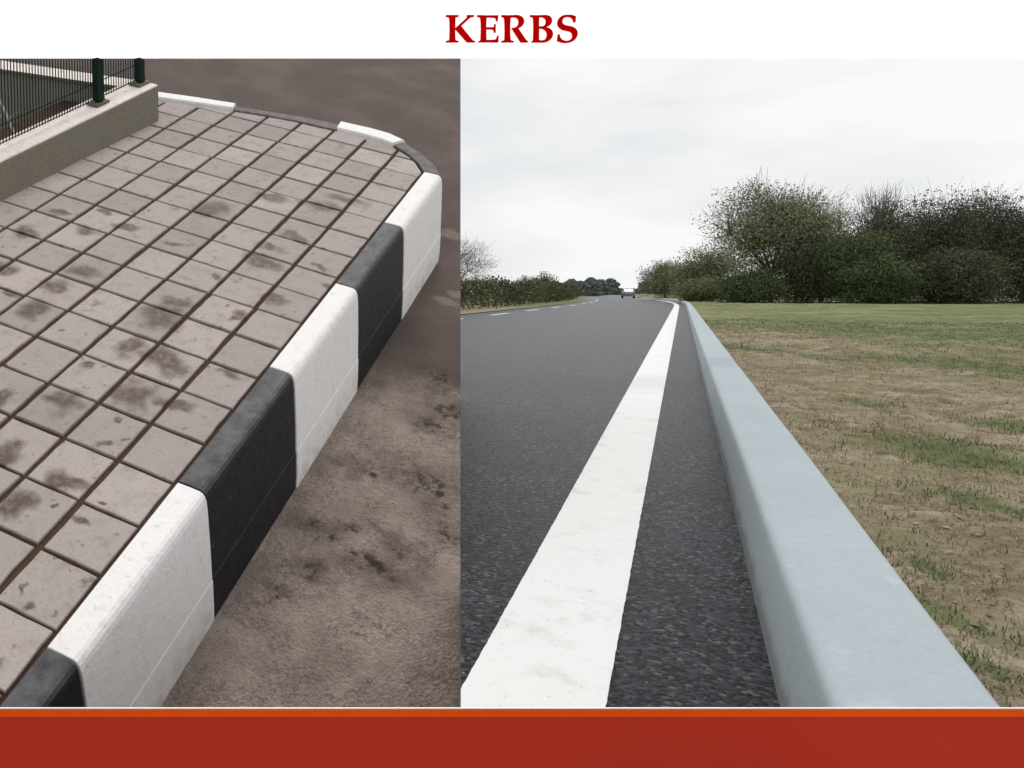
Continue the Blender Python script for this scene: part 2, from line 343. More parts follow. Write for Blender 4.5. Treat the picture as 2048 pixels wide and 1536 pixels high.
def leaf_mat(name, c0, c1, c2):
    m = NT(name); gi = m.geo.outputs['Random Per Island']
    c = m.mix(gi, c0, c1); c = m.mix(m.ramp(m.noise(0.45, 3, 0.6), 0.42, 0.64, 0, 0.75), c, c2)
    m.b.inputs['Transmission Weight'].default_value = 0.0
    return m.done(c, 0.75, 0.2)
M_LEAF_GREY = leaf_mat('spring_leaf', (0.190, 0.215, 0.115), (0.310, 0.330, 0.195), (0.150, 0.175, 0.085))
M_LEAF_PALE = leaf_mat('pale_leaf', (0.150, 0.175, 0.080), (0.260, 0.285, 0.150), (0.19, 0.195, 0.125))
M_LEAF_DARK = leaf_mat('dark_leaf', (0.060, 0.072, 0.038), (0.125, 0.135, 0.080), (0.085, 0.076, 0.055))
M_LEAF_GREEN = leaf_mat('green_leaf', (0.075, 0.100, 0.042), (0.135, 0.170, 0.075), (0.060, 0.085, 0.036))
M_LEAF_HEDGE = leaf_mat('hedge_leaf', (0.070, 0.074, 0.036), (0.145, 0.142, 0.075), (0.042, 0.054, 0.024))
M_LEAF_CON = leaf_mat('conifer_needle', (0.15, 0.18, 0.15), (0.24, 0.27, 0.23), (0.14, 0.17, 0.145))
M_TWIG = leaf_mat('bare_twig', (0.10, 0.09, 0.078), (0.20, 0.185, 0.165), (0.13, 0.115, 0.10))
m = NT('bark'); M_BARK = m.done(m.mix(m.noise(3, 4), (0.050, 0.042, 0.034), (0.12, 0.105, 0.09)), 0.9, 0.2)
m = NT('dry_blade'); M_DRYG = m.done(m.mix(m.geo.outputs['Random Per Island'], (0.24, 0.22, 0.12), (0.44, 0.39, 0.25)), 0.85, 0.2)
m = NT('green_blade'); M_GRNG = m.done(m.mix(m.geo.outputs['Random Per Island'], (0.12, 0.15, 0.06), (0.27, 0.29, 0.14)), 0.8, 0.2)
m = NT('clod'); M_CLOD = m.done(m.mix(m.geo.outputs['Random Per Island'], (0.18, 0.14, 0.10), (0.42, 0.345, 0.26)), 0.95, 0.15)

# slide title panel and bottom bar
m = NT('orange_paint'); M_ORANGE = m.done(m.mix(m.noise(9), (0.93, 0.105, 0.010), (0.96, 0.112, 0.012)), 0.9, 0.0)
m = NT('brick_red_paint'); M_RED = m.done(m.mix(m.noise(5, 5), (0.560, 0.045, 0.025), (0.590, 0.049, 0.027)), 0.9, 0.0)
m = NT('white_gloss'); M_WG = m.done((0.86, 0.86, 0.85), 0.5, 0.3)
m = NT('letter_red'); M_LET = m.done((0.70, 0.001, 0.001), 0.9, 0.0)
m = NT('glowing_white_panel'); m.b.inputs['Emission Color'].default_value = (1, 1, 1, 1); m.b.inputs['Emission Strength'].default_value = 0.72; M_GLOW = m.done((0.85, 0.85, 0.85), 0.6, 0.2)  # emission added to bring the title panel to pure white; no lamp behind it

# ================================================================== LARGE STRUCTURE
WR = -0.41                                     # street level below the paving, in the bank's frame
# --- embankment that carries the paved plot
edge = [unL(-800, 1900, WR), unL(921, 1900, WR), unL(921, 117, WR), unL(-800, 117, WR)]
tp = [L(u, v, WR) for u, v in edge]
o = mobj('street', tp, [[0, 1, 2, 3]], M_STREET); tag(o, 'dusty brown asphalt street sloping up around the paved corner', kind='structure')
mb = MB(); tq = [p - EW * 0.006 for p in tp]; bt = [Vector((p.x, p.y, -1.4)) for p in tq]; D_END = proj(tp[2])[2]; print('ridge depth', D_END)
mb.loft([bt, tq]); o = mb.build('embankment', M_CAST); tag(o, 'concrete embankment under the sloping street', kind='structure')

# --- pavement with its stones
inner = [(1.018, -9), (1.018, 15.30), (0.66, 15.87), (0.29, 16.25), (-0.16, 16.52), (-0.70, 16.66), (-1.23, 16.74), (-1.94, 16.72), (-3.07, 16.70), (-3.97, 16.58), (-5.0, 16.40), (-6.0, 16.14), (-7.21, 15.86), (-9.6, 15.30), (-9.6, -9)]
inner = [(a * TU, b * TV) for a, b in inner]
mb = MB(); n = len(inner)
def skew(u, v, d): return Vector((u + SK.x * d, v + SK.y * d, -d))
near_lim = -5.0 * TV
base_poly = [(u, max(v, near_lim)) for u, v in inner]
mb.loft([[skew(u - 0.004 if False else u, v, 0.405) for u, v in base_poly], [skew(u, v, 0.011) for u, v in base_poly]])
PAVE = mb.build('pavement', M_BED, mw=TL); rem(PAVE, TL); tag(PAVE, 'square grey paving stones with brown damp stains laid to the kerb', kind='structure')
def clip(poly, conv):
    out = poly
    for i in range(len(conv)):
        a, b = conv[i], conv[(i + 1) % len(conv)]
        if not out: return out
        res = []
        side = lambda p: (b[0] - a[0]) * (p[1] - a[1]) - (b[1] - a[1]) * (p[0] - a[0])
        for j in range(len(out)):
            p, q = out[j], out[(j + 1) % len(out)]; sp_, sq = side(p), side(q)
            if sp_ >= 0: res.append(p)
            if sp_ * sq < 0: t = sp_ / (sp_ - sq); res.append((p[0] + (q[0] - p[0]) * t, p[1] + (q[1] - p[1]) * t))
        out = res
    return out
reg = [(u - 0.003 if u > 0.15 else u, v - (0.006 if v > 15 * TV else 0)) for u, v in inner]
def tile_mesh(poly):
    pl = []
    for a, b in zip(poly, poly[1:] + poly[:1]):
        ln = math.hypot(b[0] - a[0], b[1] - a[1]); k = 4 if ln > 0.1 else (2 if ln > 0.04 else 1)
        nx, ny = ((b[1] - a[1]) / ln, -(b[0] - a[0]) / ln) if ln > 1e-6 else (0, 0)
        for t in range(k):
            e = random.uniform(-.0014, .0007) - (random.random() < .08) * random.uniform(.001, .003)
            pl.append((a[0] + (b[0] - a[0]) * t / k + nx * e, a[1] + (b[1] - a[1]) * t / k + ny * e))
    poly = pl
    mb = MB(); c = Vector((sum(p[0] for p in poly) / len(poly), sum(p[1] for p in poly) / len(poly), 0))
    def ring(ins, z): 
        r = []
        for p in poly:
            d = Vector((p[0], p[1], 0)) - c; l = d.length; r.append(c + d * max(0.1, (l - ins * 1.4) / l) + Vector((0, 0, z)))
        return r
    mb.loft([ring(0, -0.03), ring(0, -0.0022), ring(0.0018, 0.0)])
    me = bpy.data.meshes.new('paving_stone'); me.from_pydata([tuple(v) for v in mb.v], [], mb.f); me.update(); me.materials.append(M_TILE)
    return me
GA, GB = 0.0092, 0.0062
full = [tile_mesh([(GA + random.uniform(-.001, .0015), GB + random.uniform(-.001, .001)), (TU - GA + random.uniform(-.0015, .001), GB + random.uniform(-.001, .001)), (TU - GA + random.uniform(-.0015, .001), TV - GB + random.uniform(-.001, .001)), (GA + random.uniform(-.001, .0015), TV - GB + random.uniform(-.001, .001))]) for _ in range(14)]
ntile = 0
for i in range(-10, 2):
    for j in range(-5, 18):
        cell = [((i) * TU + GA, j * TV + GB), ((i + 1) * TU - GA, j * TV + GB), ((i + 1) * TU - GA, (j + 1) * TV - GB), (i * TU + GA, (j + 1) * TV - GB)]
        c = L((i + .5) * TU, (j + .5) * TV); px, py, z = proj(c)
        if not (-520 < px < 1000 and 100 < py < 1700) or (i + .5) * TU < -7.6 * TU: continue
        cp = clip(cell, reg)
        if len(cp) < 3: continue
        area = abs(sum(cp[k][0] * cp[(k + 1) % len(cp)][1] - cp[(k + 1) % len(cp)][0] * cp[k][1] for k in range(len(cp)))) / 2
        if area < 0.0012: continue
        isfull = len(cp) == 4 and area > 0.97 * (TU - 2 * GA) * (TV - 2 * GB)
        jx, jy = random.uniform(-.0016, .0016), random.uniform(-.0022, .0022)
        M0 = Matrix.Translation((i * TU + jx, j * TV + jy, random.uniform(-0.0022, 0.0012))) @ Matrix.Rotation(random.uniform(-.006, .006), 4, 'X') @ Matrix.Rotation(random.uniform(-.006, .006), 4, 'Y')
        me = random.choice(full) if isfull else tile_mesh([(p[0] - i * TU, p[1] - j * TV) for p in cp])
        o = bpy.data.objects.new('paving_stone', me); COL.objects.link(o); o.parent = PAVE; o.matrix_local = M0; ntile += 1
print('tiles', ntile)

# --- ground sheet on the right side (trimmed where the bank stands) and the level road
ZG = -0.05
def bound_l(s):                                # lateral place of the bank's side wall on the level ground
    # find l with G(s,l) on pixel column 921
    q0, q1 = -60.0, 5.0
    for _ in range(40):
        mq = (q0 + q1) / 2; P = G(s, mq)
        if proj(P)[0] < 921.5: q0 = mq
        else: q1 = mq
    return (q0 + q1) / 2
o = mobj('ground', [Vector((-60, -60, ZG)), Vector((60, -60, ZG)), Vector((900, 40, ZG)), Vector((900, 1500, ZG)), Vector((-900, 1500, ZG)), Vector((-900, D_END + .6, ZG)), at(921.5, D_END + .6, ZG), unR(921.5, 1600, ZG), Vector((-60, 1.19, ZG))], [[0, 1, 2, 3, 4, 5, 6, 7, 8]], M_VERGE)
tag(o, 'open grassy ground reaching to the horizon', kind='structure')
LL = unR(925, 637.5, 0).dot(RL); SL = unR(925, 637.5, 0).dot(RD)
print('left line lateral', LL, 'at s', SL)
qe = at(921.5, D_END + .62, 0); S_END = qe.dot(RD); print('S_END', S_END)
ST = [0.9 + 0.05 * k for k in range(50)] + [3.5, 4, 5, 6.5, 8, S_END, S_END + .01, 10, 12, 15, 20, 25, 30, 36, 42, 48, 55, 62, 70, 80, 90, 100, 115, 130, 143, 170, 200, 240, 300, 380, 480]
ST = sorted(ST)
XL = LL - 1.4;                                  # left edge of the asphalt
mb = MB(); prev = None
for s in ST:
    lf = max(XL, bound_l(s)) if s <= S_END else XL
    cur = (G(s, lf, 0), G(s, 0.262, 0))
    if prev: mb.poly([prev[0], prev[1], cur[1], cur[0]])
    prev = cur
ROAD = mb.build('road', M_ROAD); tag(ROAD, 'dark grey asphalt road running to the horizon and bending left', kind='structure')
for f_ in ROAD.data.polygons:
    pass
mb = MB()
for a, b in zip(ST, ST[1:]):
    if b <= S_END: pa_, pb2 = G(a, max(XL, bound_l(a)), -0.002), G(b, max(XL, bound_l(b)), -0.002); mb.poly([pa_, pb2, pb2 - Vector((0, 0, 1.38)), pa_ - Vector((0, 0, 1.38))])
o = mb.build('road_edge_wall', M_CAST); tag(o, 'concrete retaining face at the edge of the level road', kind='structure')
o = mobj('lower_ground', [(-60, -60, -1.3), (60, -60, -1.3), (60, 14, -1.3), (-60, 14, -1.3)], [[0, 1, 2, 3]], M_VERGE); tag(o, 'bare ground below the embankment', kind='structure')
# edge line
K0, K1 = -0.416, -0.1045
mb = MB(); prev = None
for s in [0.9 + 0.025 * k for k in range(160)] + [x for x in ST if 4.9 < x <= 240]:
    def edge_l(l, t): return l + 0.004 * math.sin(s * 7.3 + t)
    lf = K0 + (random.gauss(0, .0007) if s < 5 else 0); rt_ = K1 + (random.gauss(0, .0007) if s < 5 else 0)
    if s < S_END: lf = max(lf, bound_l(s))
    if lf < K1:
        cur = [G(s, lf, 0.0045), G(s, rt_, 0.0045)]
        if prev: mb.poly([prev[0], prev[1], cur[1], cur[0]])
        prev = cur
o = mb.build('edge_line', M_LINE, ROAD); o['label'] = 'broad white painted edge line beside the pale kerb'
s = 26.0
while s < 150:
    mb = MB(); mb.poly([G(s, LL - .09, .0045), G(s, LL + .09, .0045), G(s + 4, LL + .09, .0045), G(s + 4, LL - .09, .0045)])
    mb.build('lane_dash', M_LINE, ROAD); s += 9.0

# --- verge behind the kerb: uneven earth and grass
KH = 0.21; KTF, KTB = 0.286, 0.550
VS = np.concatenate([np.linspace(0.6, 8, 95), np.linspace(8.2, 22, 60), np.linspace(22.6, 70, 50), np.linspace(73, 260, 24)])
VLn = np.concatenate([np.linspace(0.53, 3.5, 64), np.linspace(3.6, 10, 46), np.linspace(10.5, 40, 30), np.linspace(43, 160, 16)])
def vz(s, l):
    e = min(1.0, max(0.0, (l - 0.53) / 0.6))
    p = Vector((s, l, 0))
    z = KH - 0.040 + e * (0.055 * noise.noise(p * 0.9) + 0.040 * noise.noise(p * 2.7 + Vector((4, 1, 0)))) + (0.2 + 0.8 * e) * 0.030 * noise.noise(p * 7) + 0.016 * noise.noise(p * 17)
    if l > 12: z += 0.10 * noise.noise(p * 0.12) * min(1, (l - 12) / 15)
    return z
vv = []
for s in VS:
    for l in VLn: vv.append(G(float(s), float(l), vz(float(s), float(l))))
nl = len(VLn); ff = [[i * nl + j, i * nl + j + 1, (i + 1) * nl + j + 1, (i + 1) * nl + j] for i in range(len(VS) - 1) for j in range(nl - 1)]
o = mobj('verge', vv, ff, M_VERGE, smooth=True); tag(o, 'uneven earth verge with grass patches behind the pale kerb', kind='structure')
# left verge strip beyond the road
mb = MB(); prev = None
for s in ST:
    if s < 20: continue
    cur = [G(s, XL - 60, -0.02), G(s, XL, 0.03), G(s, XL + 0.25, 0.03)]
    if prev: mb.poly([prev[0], prev[1], cur[1], cur[0]]); mb.poly([prev[1], prev[2], cur[2], cur[1]])
    prev = cur
o = mb.build('far_verge', M_VERGE); tag(o, 'grass verge on the far side of the road', kind='structure')

# ================================================================== THINGS ON THE BANK
# --- kerb stones
def kerb_block(stations, mat, label, dz=0.0):
    """stations: list of (inner uv, outer uv) in tiles"""
    rings = []
    for (a, b) in stations:
        a = Vector((a[0] * TU, a[1] * TV)); b = Vector((b[0] * TU, b[1] * TV)); w = (b - a).length; nrm = (b - a) / w
        prof = [(0.001, -0.41), (0.001, -0.004), (0.004, 0.003), (w * 0.5, 0.0042), (w - 0.020, 0.004), (w - 0.010, 0.0005), (w - 0.003, -0.0075), (w + 0.001, -0.020), (w + 0.003, -0.05), (w + 0.004, -0.16), (w + 0.003, -0.268), (w + 0.0025, -0.271), (w + 0.0046, -0.2735), (w + 0.005, -0.278), (w + 0.003, -0.36), (w + 0.000, -0.415)]
        rings.append([Vector((a.x + nrm.x * t + SK.x * -z, a.y + nrm.y * t + SK.y * -z, z + dz)) for t, z in prof])
    mb = MB(); mb.loft(rings)
    o = mb.build('kerb_block', mat, mw=TL, smooth=False, bevel=0.0022, seg=2)
    tag(o, label, 'kerb block', 'black and white kerb blocks round the paved corner'); return o
KI, KO = 1.018, 1.50
bnd = [-4.9, -1.26, 2.03, 5.37, 8.74, 11.96, 15.36]
lab = ['black kerb block cut off by the bottom left corner above the orange stripe',
       'nearest and largest white kerb block at lower left',
       'black kerb block between the nearest white one and the middle white one',
       'middle white kerb block of the straight run',
       'black kerb block between the middle white one and the corner white one',
       'white kerb block at the end of the straight run, standing before the curve']
for k in range(6):
    v0, v1 = bnd[k] + 0.012, bnd[k + 1] - 0.012; jo = random.uniform(-.012, .012)
    kerb_block([((KI, v0), (KO + jo, v0)), ((KI, (v0 + v1) / 2), (KO + jo, (v0 + v1) / 2)), ((KI, v1), (KO + jo, v1))], M_BLACK if k % 2 == 0 else M_WHITE, lab[k], random.uniform(-.001, .002))
kerb_block([((1.018, 15.38), (1.50, 15.40)), ((.66, 15.92), (1.21, 15.95)), ((.29, 16.30), (.80, 16.42)), ((-.12, 16.60), (.38, 16.78)), ((-.22, 16.64), (0.02, 17.08))], M_WORN, 'grey black kerb block bending round the far corner of the paving')
kerb_block([((-.24, 16.66), (-.02, 17.10)), ((-.66, 16.76), (-.55, 17.36)), ((-1.23, 16.82), (-1.12, 17.42)), ((-1.95, 16.80), (-2.03, 17.40))], M_WHITE, 'white kerb block on the far curve, right of the long grey one', 0.012)
kerb_block([((-1.97, 16.79), (-2.05, 17.36)), ((-3.07, 16.78), (-3.12, 17.25)), ((-4.0, 16.66), (-4.1, 17.06)), ((-5.08, 16.46), (-5.18, 16.84))], M_WORN, 'long dark grey kerb block on the far edge between two white ones', -0.004)
kerb_block([((-5.1, 16.46), (-5.2, 16.90)), ((-6.2, 16.20), (-6.35, 16.66)), ((-7.5, 15.86), (-7.62, 16.34))], M_WHITE, 'white kerb block on the far edge beside the end of the concrete wall', 0.010)

# --- low concrete wall with its fence
def up_h(P, py):                               # plumb height that lifts P to image row py
    lo, hi = 0.0, 2.0
    for _ in range(40):
        mq = (lo + hi) / 2
        if proj(P + Vector((0, 0, mq)))[1] > py: lo = mq
        else: hi = mq
    return lo
B0 = L(*unL(0, 405)); B1 = L(*unL(318, 243))
H0 = up_h(B0, 324); H1 = up_h(B1, 168)
dirw = (B1 - B0); B00 = B0 - dirw * 1.7; H00 = H0 - (H1 - H0) * 1.7
Zu = Vector((0, 0, 1)); bk = -EU * 0.165
def wall_ring(P, h): 
    P = P - EW * 0.02; h = h + 0.02 * EW.z
    return [P, P + Zu * (h - 0.008), P + Zu * h + bk * 0.05, P + Zu * h + bk, P + bk]
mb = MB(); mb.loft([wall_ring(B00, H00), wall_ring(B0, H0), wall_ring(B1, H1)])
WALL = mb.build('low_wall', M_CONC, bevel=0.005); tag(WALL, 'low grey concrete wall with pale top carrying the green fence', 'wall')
print('wall heights', H0, H1)
def top_pt(px, py, t=0.5):                     # nearest point on the wall's top to a pixel column
    best = None
    for k in range(-500, 1001):
        q = k / 1000; P = B0 + dirw * q + Zu * (H0 + (H1 - H0) * q) + bk * t; e = abs(proj(P)[0] - px)
        if best is None or e < best[0]: best = (e, P, q)
    return best[1], best[2]
F = empty('wire_fence', Matrix.Translation(top_pt(196, 210)[0])); tag(F, 'dark green wire fence with square posts on the low concrete wall', 'fence')
posts = [(-62, 0.55), (196, 0.55), (279, 0.55)]
pp = []
for px, t in posts:
    P, q = top_pt(px, 0, t); h = up_h(P, 117.5); pp.append((P, q, h))
    hx = dirw.normalized(); hx.z = 0; hx.normalize(); hy = Vector((-hx.y, hx.x, 0)); r = 0.021 if px < 250 else 0.022
    mb = MB(); mb.box(P + Zu * h / 2, hx * r, hy * r, Zu * h / 2); mb.build('fence_post', M_GREEN, F, bevel=0.003)
    mb = MB(); mb.box(P + Zu * 0.003, dirw.normalized() * 0.055, EU * 0.035, EW * 0.004); pl = mb.build('base_plate', M_RUST, F)
    for a in (-1, 1):
        mb = MB(); c = P + dirw.normalized() * 0.045 * a; mb.tube([c, c + Zu * 0.022], 0.009, 6); mb.build('anchor_bolt', M_RUST, F)
def panel(qa, qb, nm):
    mb = MB(); n = int((qb - qa) * dirw.length / 0.021)
    tops = []
    for k in range(1, n):
        q = qa + (qb - qa) * k / n; P = B0 + dirw * q + Zu * (H0 + (H1 - H0) * q) + bk * 0.62; h = up_h(P, 118)
        mb.tube([P + Zu * 0.012, P + Zu * max(0.02, h)], 0.0030, 4); tops.append((P, h))
    for fz in (0.018, 0.10):
        mb.tube([P + Zu * fz for P, h in tops if h > fz], 0.0026, 4)
    o = mb.build('wire_panel', M_GREEN, F); o['kind'] = 'stuff'
panel(pp[0][1], pp[1][1], 'a'); panel(pp[1][1], pp[2][1], 'b')
# --- second wall across the yard behind the fence
zt = 0.10
pa, pb_ = unL(-120, 110, zt), unL(262, 166, zt); pc, pd = unL(-120, 126, zt), unL(262, 182, zt)
mb = MB()
rA = [Vector((pc[0], pc[1], WR)), Vector((pc[0], pc[1], zt)), Vector((pa[0], pa[1], zt)), Vector((pa[0], pa[1], WR))]
rB = [Vector((pd[0], pd[1], WR)), Vector((pd[0], pd[1], zt)), Vector((pb_[0], pb_[1], zt)), Vector((pb_[0], pb_[1], WR))]
mb.loft([rA, rB]); YW = mb.build('yard_wall', M_DCONC, mw=TL, bevel=0.004); rem(YW, TL); tag(YW, 'dark grey yard wall with pale coping seen through the wire fence', 'wall')
mb = MB(); e_ = 0.012
mb.loft([[Vector((pc[0], pc[1] - e_, zt + .001)), Vector((pc[0], pc[1] - e_, zt + .022)), Vector((pa[0], pa[1], zt + .022)), Vector((pa[0], pa[1], zt + .001))],
         [Vector((pd[0], pd[1] - e_, zt + .001)), Vector((pd[0], pd[1] - e_, zt + .022)), Vector((pb_[0], pb_[1], zt + .022)), Vector((pb_[0], pb_[1], zt + .001))]])
mb.build('coping', M_CONC, YW, mw=TL, bevel=0.003)
# --- dry branch in the yard
q0 = top_pt(8, 0, 1.15)[0]
mb = MB()
bp = lambda px, py, w: L(*unL(px, py, w), w)
mb.tube([bp(28, 268, -.02), bp(16, 236, .02), bp(2, 206, .05), bp(-14, 180, .08)], [.010, .008, .007, .004], 6)
mb.tube([bp(17, 238, .02), bp(30, 229, .03), bp(40, 224, .04)], [.006, .004, .003], 5)
mb.tube([bp(9, 222, .03), bp(-2, 240, .0), bp(-12, 262, -.02)], [.007, .006, .004], 5)
o = mb.build('dry_branch', M_DRYB); tag(o, 'pale dry branch lying behind the concrete wall at the far left', 'branch')
# --- grit along the foot of the kerb
mb = MB()
for k in range(520):
    v = random.uniform(-2.2, 9.0) * TV; off = abs(random.gauss(0, 0.05)) + 0.012
    u = KO * TU + SK.x * 0.41 + off; v += SK.y * 0.41; r = random.uniform(0.0012, 0.0036)
    c = Vector((u, v, WR + r * 0.5)); a = random.uniform(0, 6.28)
    x = Vector((math.cos(a), math.sin(a), 0)) * r; y = Vector((-math.sin(a), math.cos(a), 0)) * r * random.uniform(.6, 1); z = Vector((0, 0, r * random.uniform(.5, .9)))
    n0 = len(mb.v); mb.v += [c - x, c - y, c + x, c + y, c + z]; mb.f += [[n0, n0 + 1, n0 + 4], [n0 + 1, n0 + 2, n0 + 4], [n0 + 2, n0 + 3, n0 + 4], [n0 + 3, n0, n0 + 4]]
o = mb.build('kerb_grit', M_GRAV, mw=TL); tag(o, 'fine grit washed along the foot of the kerb blocks', 'grit', kind='stuff')

# ================================================================== THINGS ON THE LEVEL ROAD
# --- pale kerb
prof = [(0.249, -0.04), (0.249, 0.002), (0.263, 0.10), (0.272, 0.160), (0.2765, 0.186), (0.280, 0.197), (0.287, 0.2045), (0.297, 0.2085), (0.312, 0.2098), (0.34, 0.2105), (0.44, 0.2115), (0.530, 0.210), (0.542, 0.207), (0.549, 0.198), (0.551, 0.10), (0.551, -0.04)]
mb = MB(); rings = []
sl = [0.7, 1.0, 1.4] + list(np.linspace(2, 30, 40)) + list(np.linspace(32, 143, 50)) + [160, 180, 210, 240]
for s in sl:
    wob = 0.0015 * math.sin(s * 1.7)
    rings.append([G(float(s), l + wob, z) for l, z in prof])
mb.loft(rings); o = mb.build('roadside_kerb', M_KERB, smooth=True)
tag(o, 'long smooth pale blue grey kerb running along the edge of the road', 'kerb')
md = o.modifiers.new('edges', 'EDGE_SPLIT'); md.split_angle = R(50)

# --- grass and clods on the verge
def patch_green(s, l):
    P = G(s, l); w = 1.1 * noise.noise(Vector((P.x, P.y, 3)) * 2.2)
    w += random.gauss(0, .5)
    if random.random() < .08: return True
    for (x, y, ra, rb) in GREEN_W:
        if math.hypot((P.x - x) / ra, (P.y - y) / rb) + w < 0.95: return True
    return False
def blades(n, green, name, mat, label):
    v = []; f = []
    k = 0; tries = 0
    while k < n and tries < n * 12:
        tries += 1
        s = 1.0 + 26 * random.random() ** 2.2; l = 0.555 + (0.25 + s * 0.62) * random.random() ** 1.1
        if patch_green(s, l) != green: continue
        z = vz(s, l); c = G(s, l, z)
        for _ in range(4):
            a = random.uniform(0, 6.28); h = random.uniform(0.006, 0.019) * (2.2 if random.random() < .06 else 1) * (1.25 if green else 1.0) * (1 + s * 0.03); w = random.uniform(0.0009, 0.0019) * (1 + s * 0.10)
            q = c + Vector((random.gauss(0, .022), random.gauss(0, .022), -0.004)); d = Vector((math.cos(a), math.sin(a), 0)); e = Vector((-d.y, d.x, 0))
            lean = random.uniform(0.1, 0.8); i0 = len(v)
            v += [q - e * w, q + e * w, q + d * h * lean * .5 + Zu * h * .6 + e * w * .7, q + d * h * lean * .5 + Zu * h * .6 - e * w * .7, q + d * h * lean + Zu * h * .85]
            f += [[i0, i0 + 1, i0 + 2, i0 + 3], [i0 + 3, i0 + 2, i0 + 4]]
        k += 1
    o = mobj(name, v, f, mat); tag(o, label, 'grass', kind='stuff')
blades(22000, True, 'green_grass', M_GRNG, 'short green grass growing in patches on the verge')
blades(15000, False, 'dry_grass', M_DRYG, 'dry straw coloured grass scattered over the bare earth')
mb = MB()
for k in range(6500):
    s = 1.2 + 22 * random.random() ** 2.0; l = 0.58 + (0.3 + s * 0.5) * random.random()
    if patch_green(s, l): continue
    r = random.uniform(0.003, 0.013) * random.uniform(.5, 1) * (1 + s * 0.05); c = G(s, l, vz(s, l) + r * 0.2); a = random.uniform(0, 6.28)
    x = Vector((math.cos(a), math.sin(a), random.uniform(-.2, .2))) * r; y = Vector((-math.sin(a), math.cos(a), 0)) * r * random.uniform(.6, 1); z = Zu * r * random.uniform(.4, .9)
    n0 = len(mb.v); mb.v += [c - x, c - y, c + x, c + y, c + z, c - z]
    mb.f += [[n0, n0 + 1, n0 + 4], [n0 + 1, n0 + 2, n0 + 4], [n0 + 2, n0 + 3, n0 + 4], [n0 + 3, n0, n0 + 4]]
o = mb.build('earth_clods', M_CLOD); tag(o, 'loose clods of brown earth on the verge', 'earth', kind='stuff')

# --- vegetation
def leaf_quads(pts, size, mat, name, parent, mw=None, flat=0.0):
    P = np.asarray(pts); n = len(P)
    a = rng.normal(size=(n, 3)); a /= np.linalg.norm(a, axis=1)[:, None]
    b = rng.normal(size=(n, 3)); b -= (a * b).sum(1)[:, None] * a; b /= np.linalg.norm(b, axis=1)[:, None]
    sz = size * rng.uniform(.55, 1.35, n)[:, None]
    v = np.stack([P - a * sz, P - b * sz * .55, P + a * sz, P + b * sz * .55], 1).reshape(-1, 3)
    me = bpy.data.meshes.new(name); me.vertices.add(4 * n); me.vertices.foreach_set('co', v.ravel())
    me.loops.add(4 * n); me.loops.foreach_set('vertex_index', np.arange(4 * n)); me.polygons.add(n)
    me.polygons.foreach_set('loop_start', np.arange(0, 4 * n, 4)); me.polygons.foreach_set('loop_total', np.full(n, 4)); me.update(); me.validate()
    return wrap(name, me, mat, parent)
def tree(name, label, px, depth, topy, halfpx, mat, nleaf, lsize, crown_lo=0.35, group=None, twigs=500, limbs=9, z0=0.1, lean=0.0, puff=0.19, cat='tree'):
    nleaf = int(nleaf * (6.5 if cat == 'bush' else 5.0)); lsize *= 0.46
    base = at(px, depth, z0); ph = depth / FPX
    H = (proj(base)[1] - topy) * ph * 1.0; Wd = halfpx * ph
    root = empty(name, Matrix.Translation(base)); tag(root, label, cat, group)
    cz = H * (1 + crown_lo) / 2; rz = H * (1 - crown_lo) / 2
    X = Vector((1, 0, 0)); Y = Vector((0, 1, 0))
    tips = []
    nclump = max(90, nleaf // 60)
    while len(tips) < nclump:
        d = Vector((random.gauss(0, 1), random.gauss(0, 1), random.gauss(0, 1))).normalized() * (random.random() ** 0.45)
        g = 1 + 0.38 * noise.noise(Vector((d.x * 1.9, d.y * 1.9, d.z * 1.9)) + base * 0.37) + 0.2 * noise.noise(Vector((d.x, d.y, d.z)) * 4 + base)
        tips.append(base + Vector((d.x * Wd * g + lean * Wd * (d.z + 1), d.y * Wd * 0.8 * g, cz + d.z * rz * g)))
    mb = MB(); rt = max(0.05, H * 0.022)
    t1 = base + Vector((lean * Wd * .4, 0, H * max(0.22, crown_lo * .9)))
    mb.tube([base - Zu * .3, base + (t1 - base) * .5 + Vector((rt * .8, 0, 0)), t1], [rt * 1.35, rt, rt * .8], 7)
    hubs = []
    for k in range(limbs):
        tp_ = random.choice(tips); mid = t1 + (tp_ - t1) * 0.5 + Vector((random.gauss(0, .05) * H, random.gauss(0, .05) * H, 0.03 * H))
        mb.tube([t1 - Zu * rt, mid, tp_], [rt * .6, rt * .34, rt * .12], 5); hubs += [mid, t1 + (mid - t1) * .5, mid + (tp_ - mid) * .5]
    for tp_ in tips:
        h = min(hubs, key=lambda q: (q - tp_).length); mb.tube([h, h + (tp_ - h) * .55 + Zu * .04 * H * random.random(), tp_], [rt * .16, rt * .10, rt * .05], 3)
    tk = mb.build('trunk', M_BARK, root)
    mbt = []
    T = np.array([tuple(p) for p in tips]); per = max(1, nleaf // len(tips))
    pts = np.repeat(T, per, 0) + np.clip(rng.normal(size=(len(T) * per, 3)), -1.35, 1.35) * np.array([Wd, Wd, rz]) * puff
    pts[:, 2] = np.maximum(pts[:, 2], base.z + 0.1)
    leaf_quads(pts, lsize, mat, 'crown', root)
    if twigs:
        mb = MB()
        for k in range(twigs):
            p = random.choice(tips) + Vector((random.gauss(0, .12) * Wd, random.gauss(0, .12) * Wd, random.gauss(0, .12) * rz)); d = ((p - (base + Zu * cz * .7)).normalized() + Vector((random.gauss(0, .35), random.gauss(0, .35), random.gauss(.35, .3)))).normalized()
            l = rz * random.uniform(.15, .5); mb.tube([p, p + d * l], [rt * .09, rt * .03], 3)
        mb.build('twigs', M_TWIG, root)['kind'] = 'stuff'
    return root
GT = 'trees along the verge'
